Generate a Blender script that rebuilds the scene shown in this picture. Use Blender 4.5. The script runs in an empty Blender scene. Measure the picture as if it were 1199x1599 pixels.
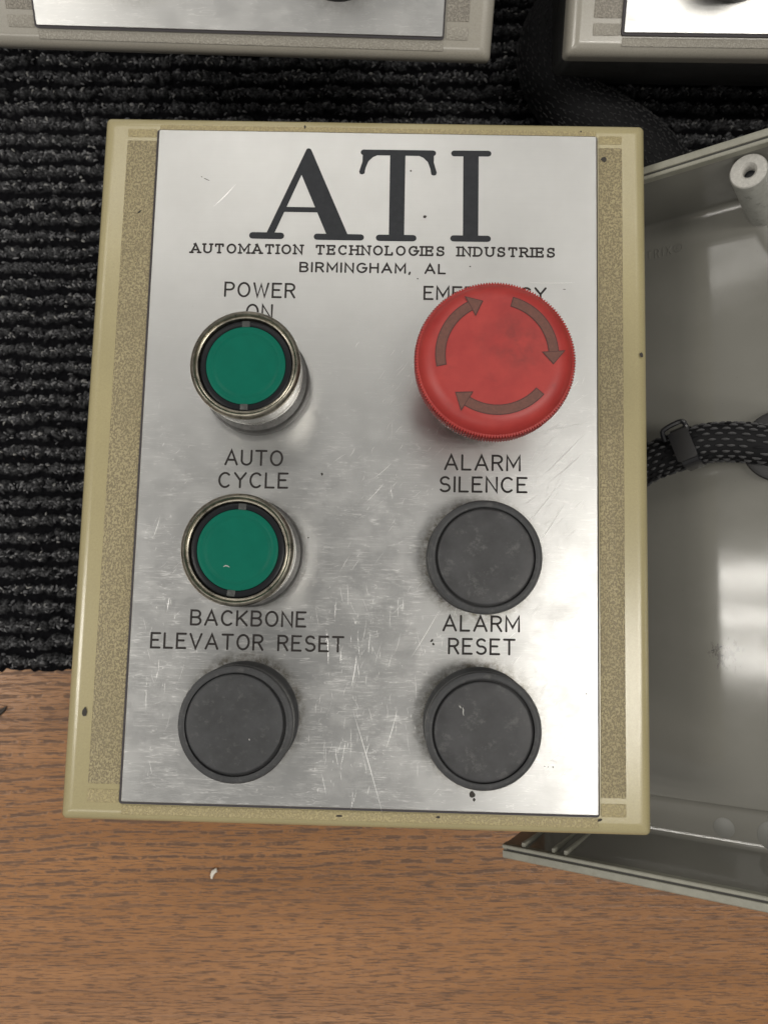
import bpy, bmesh, math, random
import numpy as np
from mathutils import Matrix, Vector, Quaternion

R = math.radians
S = 0.001                      # everything below is written in millimetres
scene = bpy.context.scene
C = scene.collection
random.seed(7)
rng = np.random.default_rng(7)

# ------------------------------------------------------------------ camera
cam_d = bpy.data.cameras.new("camera")
cam = bpy.data.objects.new("camera", cam_d)
C.objects.link(cam)
cam.location = (0, 0, 0.272)
cam.rotation_euler = (math.asin(0.09), 0, 0)
cam_d.sensor_fit = 'VERTICAL'
cam_d.sensor_height = 24
cam_d.lens = 24 * 1200 / 1599
cam_d.clip_start = 0.005
cam_d.clip_end = 50
cam_d.dof.use_dof = True
cam_d.dof.focus_distance = 0.197
cam_d.dof.aperture_fstop = 15
scene.camera = cam

# ------------------------------------------------------------------ room light (ceiling bounce) and lamps
world = bpy.data.worlds.new("World")
scene.world = world
world.use_nodes = True
bg = world.node_tree.nodes["Background"]
bg.inputs[0].default_value = (1.0, 0.985, 0.95, 1)
bg.inputs[1].default_value = 0.25

def area(name, loc, sx, sy, power, col=(1, 0.96, 0.89)):
    d = bpy.data.lights.new(name, 'AREA')
    d.shape = 'RECTANGLE'
    d.size, d.size_y = sx, sy
    d.energy = power
    d.color = col
    o = bpy.data.objects.new(name, d)
    C.objects.link(o)
    o.location = loc
    return o

LP = 0.34
def troffer(x, y, k=1.0, z=1.75):
    # a lensed ceiling fixture with three tubes glowing through it
    area("ceiling_fixture", (x, y, z + 0.01), 1.2, 0.44, 4.5 * k * LP)
    for dy in (-0.125, 0.0, 0.125):
        area("ceiling_tube", (x, y + dy, z), 1.18, 0.034, 5.6 * k * LP)
for fx_, fy_, fk in ((0.92, -0.22, 2.2), (-1.62, -0.14, 2.6), (0.92, 1.10, .50), (-0.35, 1.10, .60), (-1.62, 1.10, .60), (-0.35, 2.4, 1.2), (-1.62, -1.45, .9), (-0.35, -1.45, .9)):
    troffer(fx_, fy_, fk)

vs = scene.view_settings
vs.view_transform = 'Standard'
vs.look = 'None'
vs.exposure = 0.0
vs.gamma = 1.0

# ------------------------------------------------------------------ mesh helpers
class MB:
    def __init__(s):
        s.v = []; s.f = []; s.sm = []
    def add(s, vs_, fs_, smooth=False):
        b = len(s.v)
        s.v += [tuple(p) for p in vs_]
        s.f += [tuple(i + b for i in f) for f in fs_]
        s.sm += [smooth] * len(fs_)
    def box(s, x0, x1, y0, y1, z0, z1):
        s.add([(x0,y0,z0),(x1,y0,z0),(x1,y1,z0),(x0,y1,z0),(x0,y0,z1),(x1,y0,z1),(x1,y1,z1),(x0,y1,z1)],
              [(3,2,1,0),(4,5,6,7),(0,1,5,4),(1,2,6,5),(2,3,7,6),(3,0,4,7)])
    def loops(s, loops, cap0=False, cap1=False, smooth=True):
        n = len(loops[0]); vv = [p for l in loops for p in l]; ff = []
        for a in range(len(loops) - 1):
            for i in range(n):
                j = (i + 1) % n
                ff.append((a*n+i, a*n+j, (a+1)*n+j, (a+1)*n+i))
        if cap0: ff.append(tuple(range(n - 1, -1, -1)))
        if cap1: ff.append(tuple((len(loops)-1)*n + i for i in range(n)))
        s.add(vv, ff, smooth)
    def build(s, name, mat, parent=None, matrix=None, sharp=40):
        me = bpy.data.meshes.new(name)
        me.from_pydata([(a*S, b*S, c*S) for a, b, c in s.v], [], s.f)
        me.polygons.foreach_set("use_smooth", s.sm)
        me.update()
        if any(s.sm): me.set_sharp_from_angle(angle=R(sharp))
        if mat: me.materials.append(mat)
        o = bpy.data.objects.new(name, me)
        C.objects.link(o)
        if parent: o.parent = parent
        if matrix is not None: o.matrix_local = matrix
        return o

def circ(cx, cy, r, z, n=96):
    return [(cx + r*math.cos(2*math.pi*i/n), cy + r*math.sin(2*math.pi*i/n), z) for i in range(n)]
def lathe(mb, cx, cy, prof, n=96, cap=True, cap0=False):
    mb.loops([circ(cx, cy, r, z, n) for r, z in prof], cap0=cap0, cap1=cap)
def rrect(x0, x1, y0, y1, r, z, k=6):
    out = []
    for (cx, cy, a0) in ((x1-r, y1-r, 0), (x0+r, y1-r, 90), (x0+r, y0+r, 180), (x1-r, y0+r, 270)):
        for i in range(k + 1):
            a = R(a0 + 90*i/k); out.append((cx + r*math.cos(a), cy + r*math.sin(a), z))
    return out
def empty(name, mat4=None, parent=None):
    o = bpy.data.objects.new(name, None)
    o.empty_display_size = 0.01
    C.objects.link(o)
    if parent: o.parent = parent
    if mat4 is not None: o.matrix_local = mat4
    return o
def tag(o, label=None, cat=None, group=None, kind=None):
    if label: o["label"] = label
    if cat: o["category"] = cat
    if group: o["group"] = group
    if kind: o["kind"] = kind
    return o
def M34(rows):
    m = Matrix([list(r) for r in rows] + [[0, 0, 0, 1]])
    for i in range(3): m[i][3] *= S
    # orthonormalise
    q = m.to_quaternion().normalized()
    return Matrix.Translation(m.translation) @ q.to_matrix().to_4x4()
def catmull(pts, n=12):
    P = [Vector(p) for p in pts]; P = [2*P[0]-P[1]] + P + [2*P[-1]-P[-2]]; out = []
    for i in range(1, len(P) - 2):
        a, b, c, d = P[i-1], P[i], P[i+1], P[i+2]
        for k in range(n):
            t = k/n
            out.append(0.5*((2*b) + (c-a)*t + (2*a-5*b+4*c-d)*t*t + (3*b-a-3*c+d)*t**3))
    out.append(P[-2]); return out
def frames(path, up=(0, 0, 1)):
    fr = []; up = Vector(up)
    for i, p in enumerate(path):
        t = (path[min(i+1, len(path)-1)] - path[max(i-1, 0)]).normalized()
        s_ = t.cross(up).normalized(); u = s_.cross(t).normalized()
        fr.append((p, t, s_, u))
    return fr
def tube(mb, path, r, n=16, up=(0, 0, 1), flat=1.0):
    fr = frames(path, up)
    rr = r if callable(r) else (lambda i: r)
    mb.loops([[tuple(p + s_*(math.cos(2*math.pi*k/n)*rr(i)) + u*(math.sin(2*math.pi*k/n)*rr(i)*flat)) for k in range(n)]
              for i, (p, t, s_, u) in enumerate(fr)], cap0=True, cap1=True)

# ------------------------------------------------------------------ material helpers
class N:
    def __init__(s, name):
        s.m = bpy.data.materials.new(name); s.m.use_nodes = True
        s.nt = s.m.node_tree; s.p = s.nt.nodes["Principled BSDF"]
        s.tc = s.nt.nodes.new("ShaderNodeTexCoord")
    def n(s, t, **kw):
        o = s.nt.nodes.new("ShaderNode" + t)
        for k, v in kw.items(): setattr(o, k, v)
        return o
    def l(s, a, b): s.nt.links.new(a, b)
    def set(s, **kw):
        for k, v in kw.items():
            i = s.p.inputs[k.replace("_", " ")]
            i.default_value = v if not isinstance(v, tuple) else (*v, 1)
        return s
    def map(s, sc=(1, 1, 1), rot=(0, 0, 0), loc=(0, 0, 0), src=None):
        m = s.n("Mapping"); s.l(src or s.tc.outputs["Object"], m.inputs[0])
        m.inputs["Scale"].default_value = [v/S for v in sc]      # texture units are mm
        m.inputs["Rotation"].default_value = rot
        m.inputs["Location"].default_value = loc
        return m.outputs[0]
    def noise(s, vec, scale=1, detail=3, rough=.5, dist=0):
        o = s.n("TexNoise"); s.l(vec, o.inputs["Vector"])
        o.inputs["Scale"].default_value = scale; o.inputs["Detail"].default_value = detail
        o.inputs["Roughness"].default_value = rough; o.inputs["Distortion"].default_value = dist
        return o.outputs["Fac"]
    def ramp(s, fac, stops, interp='LINEAR'):
        o = s.n("ValToRGB"); s.l(fac, o.inputs[0]); e = o.color_ramp.elements; o.color_ramp.interpolation = interp
        while len(e) < len(stops): e.new(.5)
        for i, (p, c) in enumerate(stops):
            e[i].position = p; e[i].color = (*c, 1) if isinstance(c, tuple) else (c, c, c, 1)
        return o.outputs[0]
    def math(s, op, a, b=None, c=None, clamp=False):
        o = s.n("Math", operation=op, use_clamp=clamp)
        for i, v in enumerate((a, b, c)):
            if v is None: continue
            if isinstance(v, (int, float)): o.inputs[i].default_value = v
            else: s.l(v, o.inputs[i])
        return o.outputs[0]
    def mix(s, fac, a, b, mode='MIX'):
        o = s.n("Mix", data_type='RGBA', blend_type=mode)
        for sock, v in ((o.inputs[0], fac), (o.inputs[6], a), (o.inputs[7], b)):
            if isinstance(v, (int, float)): sock.default_value = v
            elif isinstance(v, tuple): sock.default_value = (*v, 1)
            else: s.l(v, sock)
        return o.outputs[2]
    def bump(s, h, dist, strength=1.0, prev=None):
        o = s.n("Bump"); o.inputs["Strength"].default_value = strength; o.inputs["Distance"].default_value = dist*S
        s.l(h, o.inputs["Height"])
        if prev: s.l(prev, o.inputs["Normal"])
        return o.outputs[0]
    def out(s, color=None, rough=None, normal=None):
        if color is not None: s.l(color, s.p.inputs["Base Color"])
        if rough is not None: s.l(rough, s.p.inputs["Roughness"])
        if normal is not None: s.l(normal, s.p.inputs["Normal"])
        return s.m

def plastic_shell(name, col, dirt, rough=.27):
    m = N(name)
    big = m.noise(m.map((.03,.03,.03)), 1, 3)
    c = m.mix(m.ramp(big, [(.3, 0.0), (.7, 1.0)]), tuple(v*.93 for v in col), tuple(min(1, v*1.05) for v in col))
    fine = m.noise(m.map((2.2,2.2,2.2)), 1, 3, .7)
    c = m.mix(m.math('MULTIPLY', m.ramp(fine, [(.35, 0.0), (.8, 1.0)]), .30), c, dirt)
    sp = m.noise(m.map((.35,.35,.35), loc=(3,9,1)), 1, 6, .75)
    c = m.mix(m.math('MULTIPLY', m.ramp(sp, [(.66, 0.0), (.74, 1.0)]), .35), c, dirt)
    b = m.bump(m.noise(m.map((1.6,1.6,1.6)), 1, 2), .012, .4)
    m.set(Roughness=rough); m.p.inputs['Specular IOR Level'].default_value = .75
    return m.out(c, m.math('ADD', m.math('MULTIPLY', fine, .14), rough - .12), b)

def leather(name, col, dark):
    m = N(name)
    w = m.noise(m.map((1.1,1.1,1.1)), 1, 2, .5)
    v = m.n("TexVoronoi", feature='DISTANCE_TO_EDGE'); m.l(m.map((1.45,1.05,1.2)), v.inputs["Vector"]); v.inputs["Scale"].default_value = 1.0
    # worm-like grain: warped ridged noise
    mp = m.n("VectorMath", operation='ADD'); m.l(m.map((1.25,.95,1.2)), mp.inputs[0])
    nv = m.n("TexNoise"); m.l(m.map((.6,.6,.6)), nv.inputs["Vector"]); nv.inputs["Scale"].default_value = 1; nv.inputs["Detail"].default_value = 2
    m.l(nv.outputs["Color"], mp.inputs[1])
    ridge = m.noise(mp.outputs[0], 1.0, 1.5, .5, 1.2)
    r = m.math('ABSOLUTE', m.math('SUBTRACT', ridge, .5))
    worm = m.noise(m.map((2.3, 1.7, 1.9)), 1, 0.3, .5, .8)
    h = m.ramp(worm, [(.40, 0.0), (.60, 1.0)])
    c = m.mix(h, dark, col)
    c = m.mix(m.math('MULTIPLY', m.ramp(m.noise(m.map((.08,.05,.1)), 1, 4, .6), [(.42, 0.0), (.72, 1.0)]), .35), c, dark)
    m.set(Roughness=.5)
    return m.out(c, None, m.bump(h, .12, .8))

CREAM = (.375, .325, .175); CREAM_D = (.20, .165, .09)
GREYB = (.335, .315, .27);  GREYB_D = (.13, .12, .10)
m_shell = plastic_shell("yellowed_plastic", CREAM, CREAM_D)
m_leath = leather("yellowed_grain", (.365, .31, .175), (.20, .165, .095))
m_shell2 = plastic_shell("grey_beige_plastic", GREYB, GREYB_D)
m_leath2 = leather("grey_beige_grain", (.31, .285, .24), (.20, .183, .155))

def nameplate_mat(name, dirt_at=(), seed=0.0, wear=1.0):
    m = N(name); m.set(Metallic=1.0)
    o = m.tc.outputs["Object"]
    base = m.mix(m.ramp(m.noise(m.map((.035,.03,1), loc=(seed,0,0)), 1, 4, .6), [(.3, 0.0), (.7, 1.0)]), (.52,.52,.51), (.59,.59,.58))
    brush = m.noise(m.map((.035,5.5,1), loc=(seed,0,0)), 1, 3, .6)
    brush2 = m.noise(m.map((.4,14,1), loc=(seed,2,0)), 1, 2, .6)
    base = m.mix(m.math('MULTIPLY', brush, .24), base, (.40,.39,.38))
    # scratches: thin level sets of stretched noise in several directions, gathered into worn areas
    tot = None
    for k, (rot, sx, sy, thr) in enumerate(((R(58), .05, .55, .012), (R(38), .07, .8, .010), (R(76), .06, .6, .010), (R(12), .03, .9, .009), (R(-62), .06, .6, .007))):
        nn = m.noise(m.map((sx, sy, 1), rot=(0, 0, -rot), loc=(seed + k*7.3, k*3.1, 0)), 1, 2.5, .55, .3)
        ln = m.math('SUBTRACT', 1.0, m.math('DIVIDE', m.math('ABSOLUTE', m.math('SUBTRACT', nn, .5)), thr), clamp=True)
        br = m.ramp(m.noise(m.map((.11, .11, 1), loc=(seed + k*11, 5*k, 0)), 1, 3, .6), [(.50, 0.0), (.60, 1.0)])
        s_ = m.math('MULTIPLY', ln, br)
        tot = s_ if tot is None else m.math('MAXIMUM', tot, s_)
    sep = m.n("SeparateXYZ"); m.l(o, sep.inputs[0])
    low = m.math('SMOOTH_MIN', 1.0, m.math('MULTIPLY_ADD', m.math('MULTIPLY', sep.outputs[1], 1/S), -.014, .62, clamp=True), .1)   # more handling wear near the buttons
    tot = m.math('MULTIPLY', tot, m.math('MULTIPLY', low, wear))
    # scuffed haze
    haze = m.ramp(m.noise(m.map((.09,.12,1), loc=(seed+4,1,0)), 1, 6, .7), [(.45, 0.0), (.68, 1.0)])
    haze = m.math('MULTIPLY', haze, low)
    col = m.mix(m.math('MULTIPLY', tot, .6), base, (.85,.84,.82))
    # grime: specks, tarnish and rings left round the buttons
    sp = m.ramp(m.noise(m.map((1.3,1.3,1), loc=(seed+9,3,0)), 1, 3, .6), [(.74, 0.0), (.79, 1.0)])
    col = m.mix(m.math('MULTIPLY', sp, .45), col, (.16,.14,.11))
    for (x, y, r, w, amt) in dirt_at:
        d = m.n("VectorMath", operation='DISTANCE'); m.l(o, d.inputs[0]); d.inputs[1].default_value = (x*S, y*S, 0)
        q = m.math('MULTIPLY', d.outputs["Value"], 1/S)
        f = m.math('SUBTRACT', 1.0, m.math('DIVIDE', m.math('SUBTRACT', q, r), w), clamp=True)
        f = m.math('MULTIPLY', m.math('POWER', f, 1.6), m.ramp(m.noise(m.map((.55,.55,1), loc=(x,y,0)), 1, 5, .75), [(.36, 0.0), (.62, 1.0)]))
        col = m.mix(m.math('MULTIPLY', f, amt), col, (.13,.11,.075))
    rough = m.math('ADD', .32, m.math('ADD', m.math('MULTIPLY', haze, .10), m.math('MULTIPLY', tot, .1)))
    h = m.math('ADD', m.math('MULTIPLY', brush, 1.0), m.math('MULTIPLY', brush2, .5))
    nrm = m.bump(h, .012, .7)
    nrm = m.bump(m.noise(m.map((.05,.05,1)), 1, 2), .15, .2, nrm)
    nrm = m.bump(tot, .008, .4, nrm)
    m.p.inputs["Anisotropic"].default_value = .6
    tg = m.n("Tangent", direction_type='UV_MAP', uv_map="brush"); m.l(tg.outputs[0], m.p.inputs["Tangent"])
    m.p.inputs["Anisotropic Rotation"].default_value = 0.25
    return m.out(col, rough, nrm)

def simple(name, col, rough=.5, metal=0.0, var=.0, vs_=.3, bump=0.0, bs=1.0, dirt=None, spec=None):
    m = N(name); m.set(Roughness=rough, Metallic=metal)
    if spec is not None: m.p.inputs["Specular IOR Level"].default_value = spec
    if var or dirt:
        f = m.noise(m.map((vs_,)*3), 1, 5, .65)
        a = tuple(max(0, v*(1-var)) for v in col); b = tuple(min(1, v*(1+var)) for v in col)
        c = m.mix(m.ramp(f, [(.3, 0.0), (.7, 1.0)]), a, b)
        if dirt: c = m.mix(m.math('MULTIPLY', m.ramp(m.noise(m.map((vs_*2.3,)*3, loc=(5,5,5)), 1, 6, .75), [(.55, 0.0), (.72, 1.0)]), .5), c, dirt)
        m.out(c, m.math('ADD', m.math('MULTIPLY', f, .25), rough-.12))
    else: m.set(Base_Color=col)
    if bump: m.out(normal=m.bump(m.noise(m.map((bs,)*3), 1, 3, .6), bump, .6))
    return m.m

m_backing = simple("dark_backing", (.035,.03,.035), .6)
m_ink = simple("engraved_paint", (.030,.032,.036), .5, spec=.15, var=.15, vs_=.5, bump=.015, bs=3)
m_ink2 = simple("engraved_paint_thin", (.035,.031,.030), .6, spec=.1)
m_chrome = simple("tarnished_chrome", (.27,.25,.205), .30, 1.0, var=.35, vs_=.6, dirt=(.10,.085,.05))
m_chrome_side = simple("worn_bezel_metal", (.78,.77,.74), .24, 1.0, var=.12, vs_=.5)
m_nut = simple("dark_nut", (.085,.083,.08), .42, .5, var=.3, vs_=.8)
m_black = simple("black_ring_plastic", (.010,.011,.013), .3, spec=.2)
m_notch = simple("grey_tab", (.055,.058,.056), .4, spec=.3)
m_rubber = simple("black_rubber", (.029,.030,.032), .52, var=.32, vs_=.22, bump=.02, bs=5, dirt=(.10,.098,.095))
m_rubber_g = simple("rubber_groove", (.012,.012,.013), .6)
m_green = simple("green_lens", (.0005,.115,.075), .45, spec=.12, var=.07, vs_=.2, bump=.01, bs=5)
m_red = simple("red_mushroom_plastic", (.31,.022,.020), .48, spec=.4, var=.12, vs_=.10, bump=.015, bs=4, dirt=(.20,.022,.018))
def red_mat():
    m = N("red_mushroom_plastic")
    f = m.noise(m.map((.10,.10,.10)), 1, 5, .65)
    c = m.mix(m.ramp(f, [(.3, 0.0), (.7, 1.0)]), (.30,.021,.019), (.40,.036,.028))
    d = m.n("VectorMath", operation='DISTANCE'); m.l(m.tc.outputs["Object"], d.inputs[0]); d.inputs[1].default_value = (4.5*S, 3.0*S, 24.7*S)
    near = m.math('SUBTRACT', 1.0, m.math('MULTIPLY', d.outputs["Value"], 1/S/10.0), clamp=True)       # finger grime
    g = m.math('MULTIPLY', near, m.ramp(m.noise(m.map((.22,.22,.22), loc=(2,7,0)), 1, 5, .65), [(.35, 0.0), (.65, 1.0)]))
    c = m.mix(m.math('MULTIPLY', g, .75), c, (.10,.018,.016))
    g2 = m.ramp(m.noise(m.map((.16,.30,.2), rot=(0,0,.6), loc=(8,3,0)), 1, 6, .75), [(.56, 0.0), (.74, 1.0)])
    c = m.mix(m.math('MULTIPLY', g2, .35), c, (.14,.02,.017))
    m.p.inputs["Specular IOR Level"].default_value = .5
    return m.out(c, m.math('ADD', .34, m.math('MULTIPLY', f, .2)), m.bump(m.noise(m.map((4,4,4)), 1, 3, .6), .012, .6))
m_red = red_mat()
m_arrow = simple("arrow_brown", (.125,.045,.032), .5, var=.2, vs_=1.5)
m_arrow_d = simple("arrow_edge", (.06,.014,.012), .5)
m_block = simple("contact_block_plastic", (.02,.02,.022), .5)
m_fleck = simple("pale_scrap", (.72,.68,.60), .7)
m_darkfleck = simple("dark_scrap", (.03,.025,.02), .7)

# ------------------------------------------------------------------ single-stroke lettering
def arc(cx, cy, rx, ry, a0, a1, n=10):
    return [(cx + rx*math.cos(R(a0 + (a1-a0)*i/n)), cy + ry*math.sin(R(a0 + (a1-a0)*i/n))) for i in range(n+1)]
G = {   # width, strokes; cap height 1
 'A': (.74, [[(0,0),(.37,1),(.74,0)], [(.13,.33),(.61,.33)]]),
 'B': (.60, [[(0,0),(0,1),(.32,1)]+arc(.32,.76,.24,.24,90,-90,8)+[(0,.52)], [(.32,.52)]+arc(.34,.26,.26,.26,90,-90,8)+[(0,0)]]),
 'C': (.66, [arc(.36,.5,.36,.5,48,312,16)]),
 'D': (.64, [[(0,0),(0,1),(.26,1)]+arc(.26,.5,.38,.5,90,-90,12)+[(0,0)]]),
 'E': (.54, [[(.54,1),(0,1),(0,0),(.54,0)], [(0,.53),(.42,.53)]]),
 'G': (.70, [arc(.37,.5,.37,.5,50,360,18)+[(.44,.5)]]),
 'H': (.62, [[(0,0),(0,1)], [(.62,0),(.62,1)], [(0,.53),(.62,.53)]]),
 'I': (.0, [[(0,0),(0,1)]]),
 'K': (.62, [[(0,0),(0,1)], [(.60,1),(0,.36)], [(.18,.55),(.62,0)]]),
 'L': (.50, [[(0,1),(0,0),(.50,0)]]),
 'M': (.76, [[(0,0),(0,1),(.38,.25),(.76,1),(.76,0)]]),
 'N': (.62, [[(0,0),(0,1),(.62,0),(.62,1)]]),
 'O': (.72, [arc(.36,.5,.36,.5,90,450,22)]),
 'P': (.56, [[(0,0),(0,1),(.30,1)]+arc(.30,.74,.26,.26,90,-90,8)+[(0,.48)]]),
 'R': (.58, [[(0,0),(0,1),(.31,1)]+arc(.31,.75,.25,.25,90,-90,8)+[(0,.50)], [(.30,.50),(.58,0)]]),
 'S': (.58, [arc(.30,.745,.26,.255,35,255,11)+arc(.29,.255,.29,.255,78,-148,12)]),
 'T': (.66, [[(0,1),(.66,1)], [(.33,1),(.33,0)]]),
 'U': (.62, [[(0,1),(0,.32)]+arc(.31,.32,.31,.32,180,360,10)+[(.62,1)]]),
 'V': (.70, [[(0,1),(.35,0),(.70,1)]]),
 'W': (.92, [[(0,1),(.23,0),(.46,.92),(.69,0),(.92,1)]]),
 'X': (.62, [[(0,0),(.62,1)], [(0,1),(.62,0)]]),
 'Y': (.68, [[(0,1),(.34,.5),(.68,1)], [(.34,.5),(.34,0)]]),
 ',': (.06, [[(.05,.06),(0,-.14)]]),
 ' ': (.40, []),
}
q = .13
SER = {  # slab serif additions
 'A': [[(-q,0),(q+.02,0)], [(.74-q-.02,0),(.74+q,0)], [(.24,1),(.37,1)]], 'U': [[(-q,1),(q,1)], [(.62-q,1),(.62+q,1)]],
 'T': [[(.33-q,0),(.33+q,0)], [(0,1),(0,.78)], [(.66,1),(.66,.78)]], 'M': [[(-q,0),(q,0)], [(.76-q,0),(.76+q,0)], [(-q,1),(0,1)], [(.76,1),(.76+q,1)]],
 'I': [[(-q-.02,0),(q+.02,0)], [(-q-.02,1),(q+.02,1)]], 'N': [[(-q,0),(q,0)], [(-q,1),(0,1)], [(.62-q,1),(.62+q,1)]],
 'E': [[(-q,0),(0,0)], [(-q,1),(0,1)], [(.54,1),(.54,.80)], [(.54,0),(.54,.20)], [(.42,.63),(.42,.43)]],
 'C': [[(.60,.98),(.60,.74)]], 'H': [[(-q,0),(q,0)], [(-q,1),(q,1)], [(.62-q,0),(.62+q,0)], [(.62-q,1),(.62+q,1)]],
 'L': [[(-q,0),(0,0)], [(-q,1),(q,1)], [(.5,0),(.5,.24)]], 'G': [[(.62,.98),(.62,.76)], [(.44,.5),(.84,.5)]],
 'S': [[(.54,.98),(.54,.74)], [(.03,.02),(.03,.26)]], 'D': [[(-q,0),(0,0)], [(-q,1),(0,1)]], 'R': [[(-q,0),(q,0)], [(-q,1),(0,1)], [(.52,0),(.70,0)]],
}
def ribbon(mb, pts, w, z, caps=True, zt=0.0):
    P = [Vector((a, b)) for a, b in pts]
    P = [p for i, p in enumerate(P) if i == 0 or (p - P[i-1]).length > 1e-6]
    L = []; Rr = []
    for i, p in enumerate(P):
        d0 = (p - P[i-1]).normalized() if i else None
        d1 = (P[i+1] - p).normalized() if i < len(P)-1 else None
        d0 = d0 or d1; d1 = d1 or d0
        t = (d0 + d1)
        t = t.normalized() if t.length > .05 else d0
        nrm = Vector((-t.y, t.x)); k = min(2.2, 1/max(.35, nrm.dot(Vector((-d0.y, d0.x)))))
        L.append(p + nrm*w/2*k); Rr.append(p - nrm*w/2*k)
    n = len(P)
    vv = [(a.x, a.y, z) for a in L] + [(a.x, a.y, z) for a in Rr]
    ff = [(n+i, n+i+1, i+1, i) for i in range(n-1)]
    mb.add(vv, ff)
    if caps:
        for (p, d) in ((P[0], P[0]-P[1]), (P[-1], P[-1]-P[-2])):
            a = math.atan2(d.y, d.x)
            fan = [(p.x + w/2*math.cos(a + R(-90 + 30*i)), p.y + w/2*math.sin(a + R(-90 + 30*i)), z) for i in range(7)]
            mb.add(fan, [tuple(range(7))])
def text_line(txt, x0, x1, y0, y1, cap, w, mat, parent, serif=False, name="lettering", z=.03, gap=.30, sp=None):
    wid = [G[c][0] for c in txt]
    if sp is None: sp = .40
    wid = [sp if c == ' ' else v for c, v in zip(txt, wid)]
    tot = sum(wid) + gap*(len(txt)-1)
    sx = (x1 - x0)/tot
    mb = MB(); x = 0; k = 0
    for c, wd in zip(txt, wid):
        st = list(G[c][1]) + (SER.get(c, []) if serif else [])
        for s_ in st:
            pts = []
            for a, b in s_:
                X = x0 + (x + a)*sx; t = (X - x0)/(x1 - x0)
                pts.append((X, y0 + (y1-y0)*t + b*cap))
            ribbon(mb, pts, w, z + .003*(k % 7)); k += 1
        x += wd + gap
    return mb.build(name, mat, parent)

def poly(mb, pts, z): mb.add([(a, b, z) for a, b in pts], [tuple(range(len(pts)))])
def disc(mb, x, y, r, z, n=20): mb.add(circ(x, y, r, z, n), [tuple(range(n))])

def big_letters(parent):
    z = .03
    a = MB()
    poly(a, [(-29.5,60), (-27.3,60), (-20.15,77.7), (-19.25,84.6)], z)
    poly(a, [(-12.75,60), (-6.95,60), (-17.85,84.6), (-19.27,84.6), (-20.40,77.6)], z+.004)
    disc(a, -18.56, 84.25, .80, z+.008)
    ribbon(a, [(-25.3,67.4), (-15.2,67.4)], 1.45, z+.012, caps=False)
    ribbon(a, [(-33.0,59.85), (-25.3,59.85)], 1.85, z+.016)
    ribbon(a, [(-15.5,59.80), (-3.6,59.80)], 1.75, z+.020)
    a.build("engraved_letter", m_ink, parent)
    t = MB()
    ribbon(t, [(-3.5,84.15), (15.5,84.2)], 1.65, z)
    for sgn in (-1, 1):
        cx = 6.0
        pts = [(cx+sgn*d, y) for d, y in ((9.3,84.5), (9.75,83.2), (9.75,81.5), (10.6,78.6), (10.35,77.9), (9.7,77.75), (9.1,78.05), (8.85,79.6), (8.1,81.6), (6.9,82.8), (5.4,83.5), (5.4,84.5))]
        if sgn > 0: pts = pts[::-1]
        poly(t, pts, z+.004*(2+sgn))
    poly(t, [(3.95,60.3), (8.1,60.3), (7.95,83.6), (3.75,83.6)], z+.016)
    ribbon(t, [(1.35,59.8), (10.55,59.85)], 1.80, z+.020)
    t.build("engraved_letter", m_ink, parent)
    i = MB()
    ribbon(i, [(21.25,84.25), (30.55,84.35)], 1.70, z)
    poly(i, [(23.95,60.4), (28.1,60.4), (27.95,83.8), (23.75,83.8)], z+.004)
    ribbon(i, [(21.4,60.0), (30.65,60.05)], 1.75, z+.008)
    i.build("engraved_letter", m_ink, parent)

# ------------------------------------------------------------------ buttons (frame of the panel, z = 0 on the plate)
def green_button(parent, cx, cy, rot=0, tilt=(0, 0), lens=None):
    e = empty("illuminated_button", Matrix.Translation((cx*S, cy*S, 0)) @ Matrix.Rotation(R(rot), 4, 'Z') @ Matrix.Rotation(R(tilt[0]), 4, 'X') @ Matrix.Rotation(R(tilt[1]), 4, 'Y'), parent)
    b = MB(); lathe(b, 0, 0, [(13.7,-.4),(13.9,.5),(13.9,4.0),(13.4,4.8),(12.0,5.2)], 96, cap=False); b.build("mounting_nut", m_nut, e)
    s_ = MB(); lathe(s_, 0, 0, [(12.0,5.0),(12.35,5.6),(12.9,9.5),(12.9,10.2),(12.65,10.5),(12.65,11.3),(13.0,11.6),(13.15,15.0),(13.25,16.6)], 96, cap=False)
    s_.build("bezel_side", m_chrome_side, e)
    t = MB(); lathe(t, 0, 0, [(13.25,16.6),(13.45,17.2),(13.4,18.1),(13.0,18.75),(12.5,18.95),(12.25,18.7),(12.1,18.35),(11.85,18.45),(11.55,18.3),(11.35,17.7),(11.3,16.2)], 128, cap=False)
    t.build("bezel", m_chrome, e)
    r = MB(); lathe(r, 0, 0, [(11.32,16.4),(11.2,17.35),(10.9,17.5),(9.85,17.45),(9.6,17.2)], 96, cap=False); r.build("black_ring", m_black, e)
    g = MB(); lathe(g, 0, 0, [(9.72,17.0),(9.66,17.5),(9.45,17.62),(8.35,17.68),(8.25,17.62),(8.0,17.62),(7.9,17.70),(7,17.74),(4,17.82),(1,17.86)], 96); g.build("lens", lens or m_green, e)
    for a in (92, 270):
        nb = MB(); nb.loops([rrect(-.95,.95,-.75,.75,.2,0), rrect(-.95,.95,-.75,.75,.2,.32), rrect(-.85,.85,-.65,.65,.15,.4)], cap1=True)
        nb.build("lens_notch", m_notch, e, Matrix.Translation((10.35*S*math.cos(R(a)), 10.35*S*math.sin(R(a)), 17.32*S)) @ Matrix.Rotation(R(a-90), 4, 'Z'))
    return e
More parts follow.
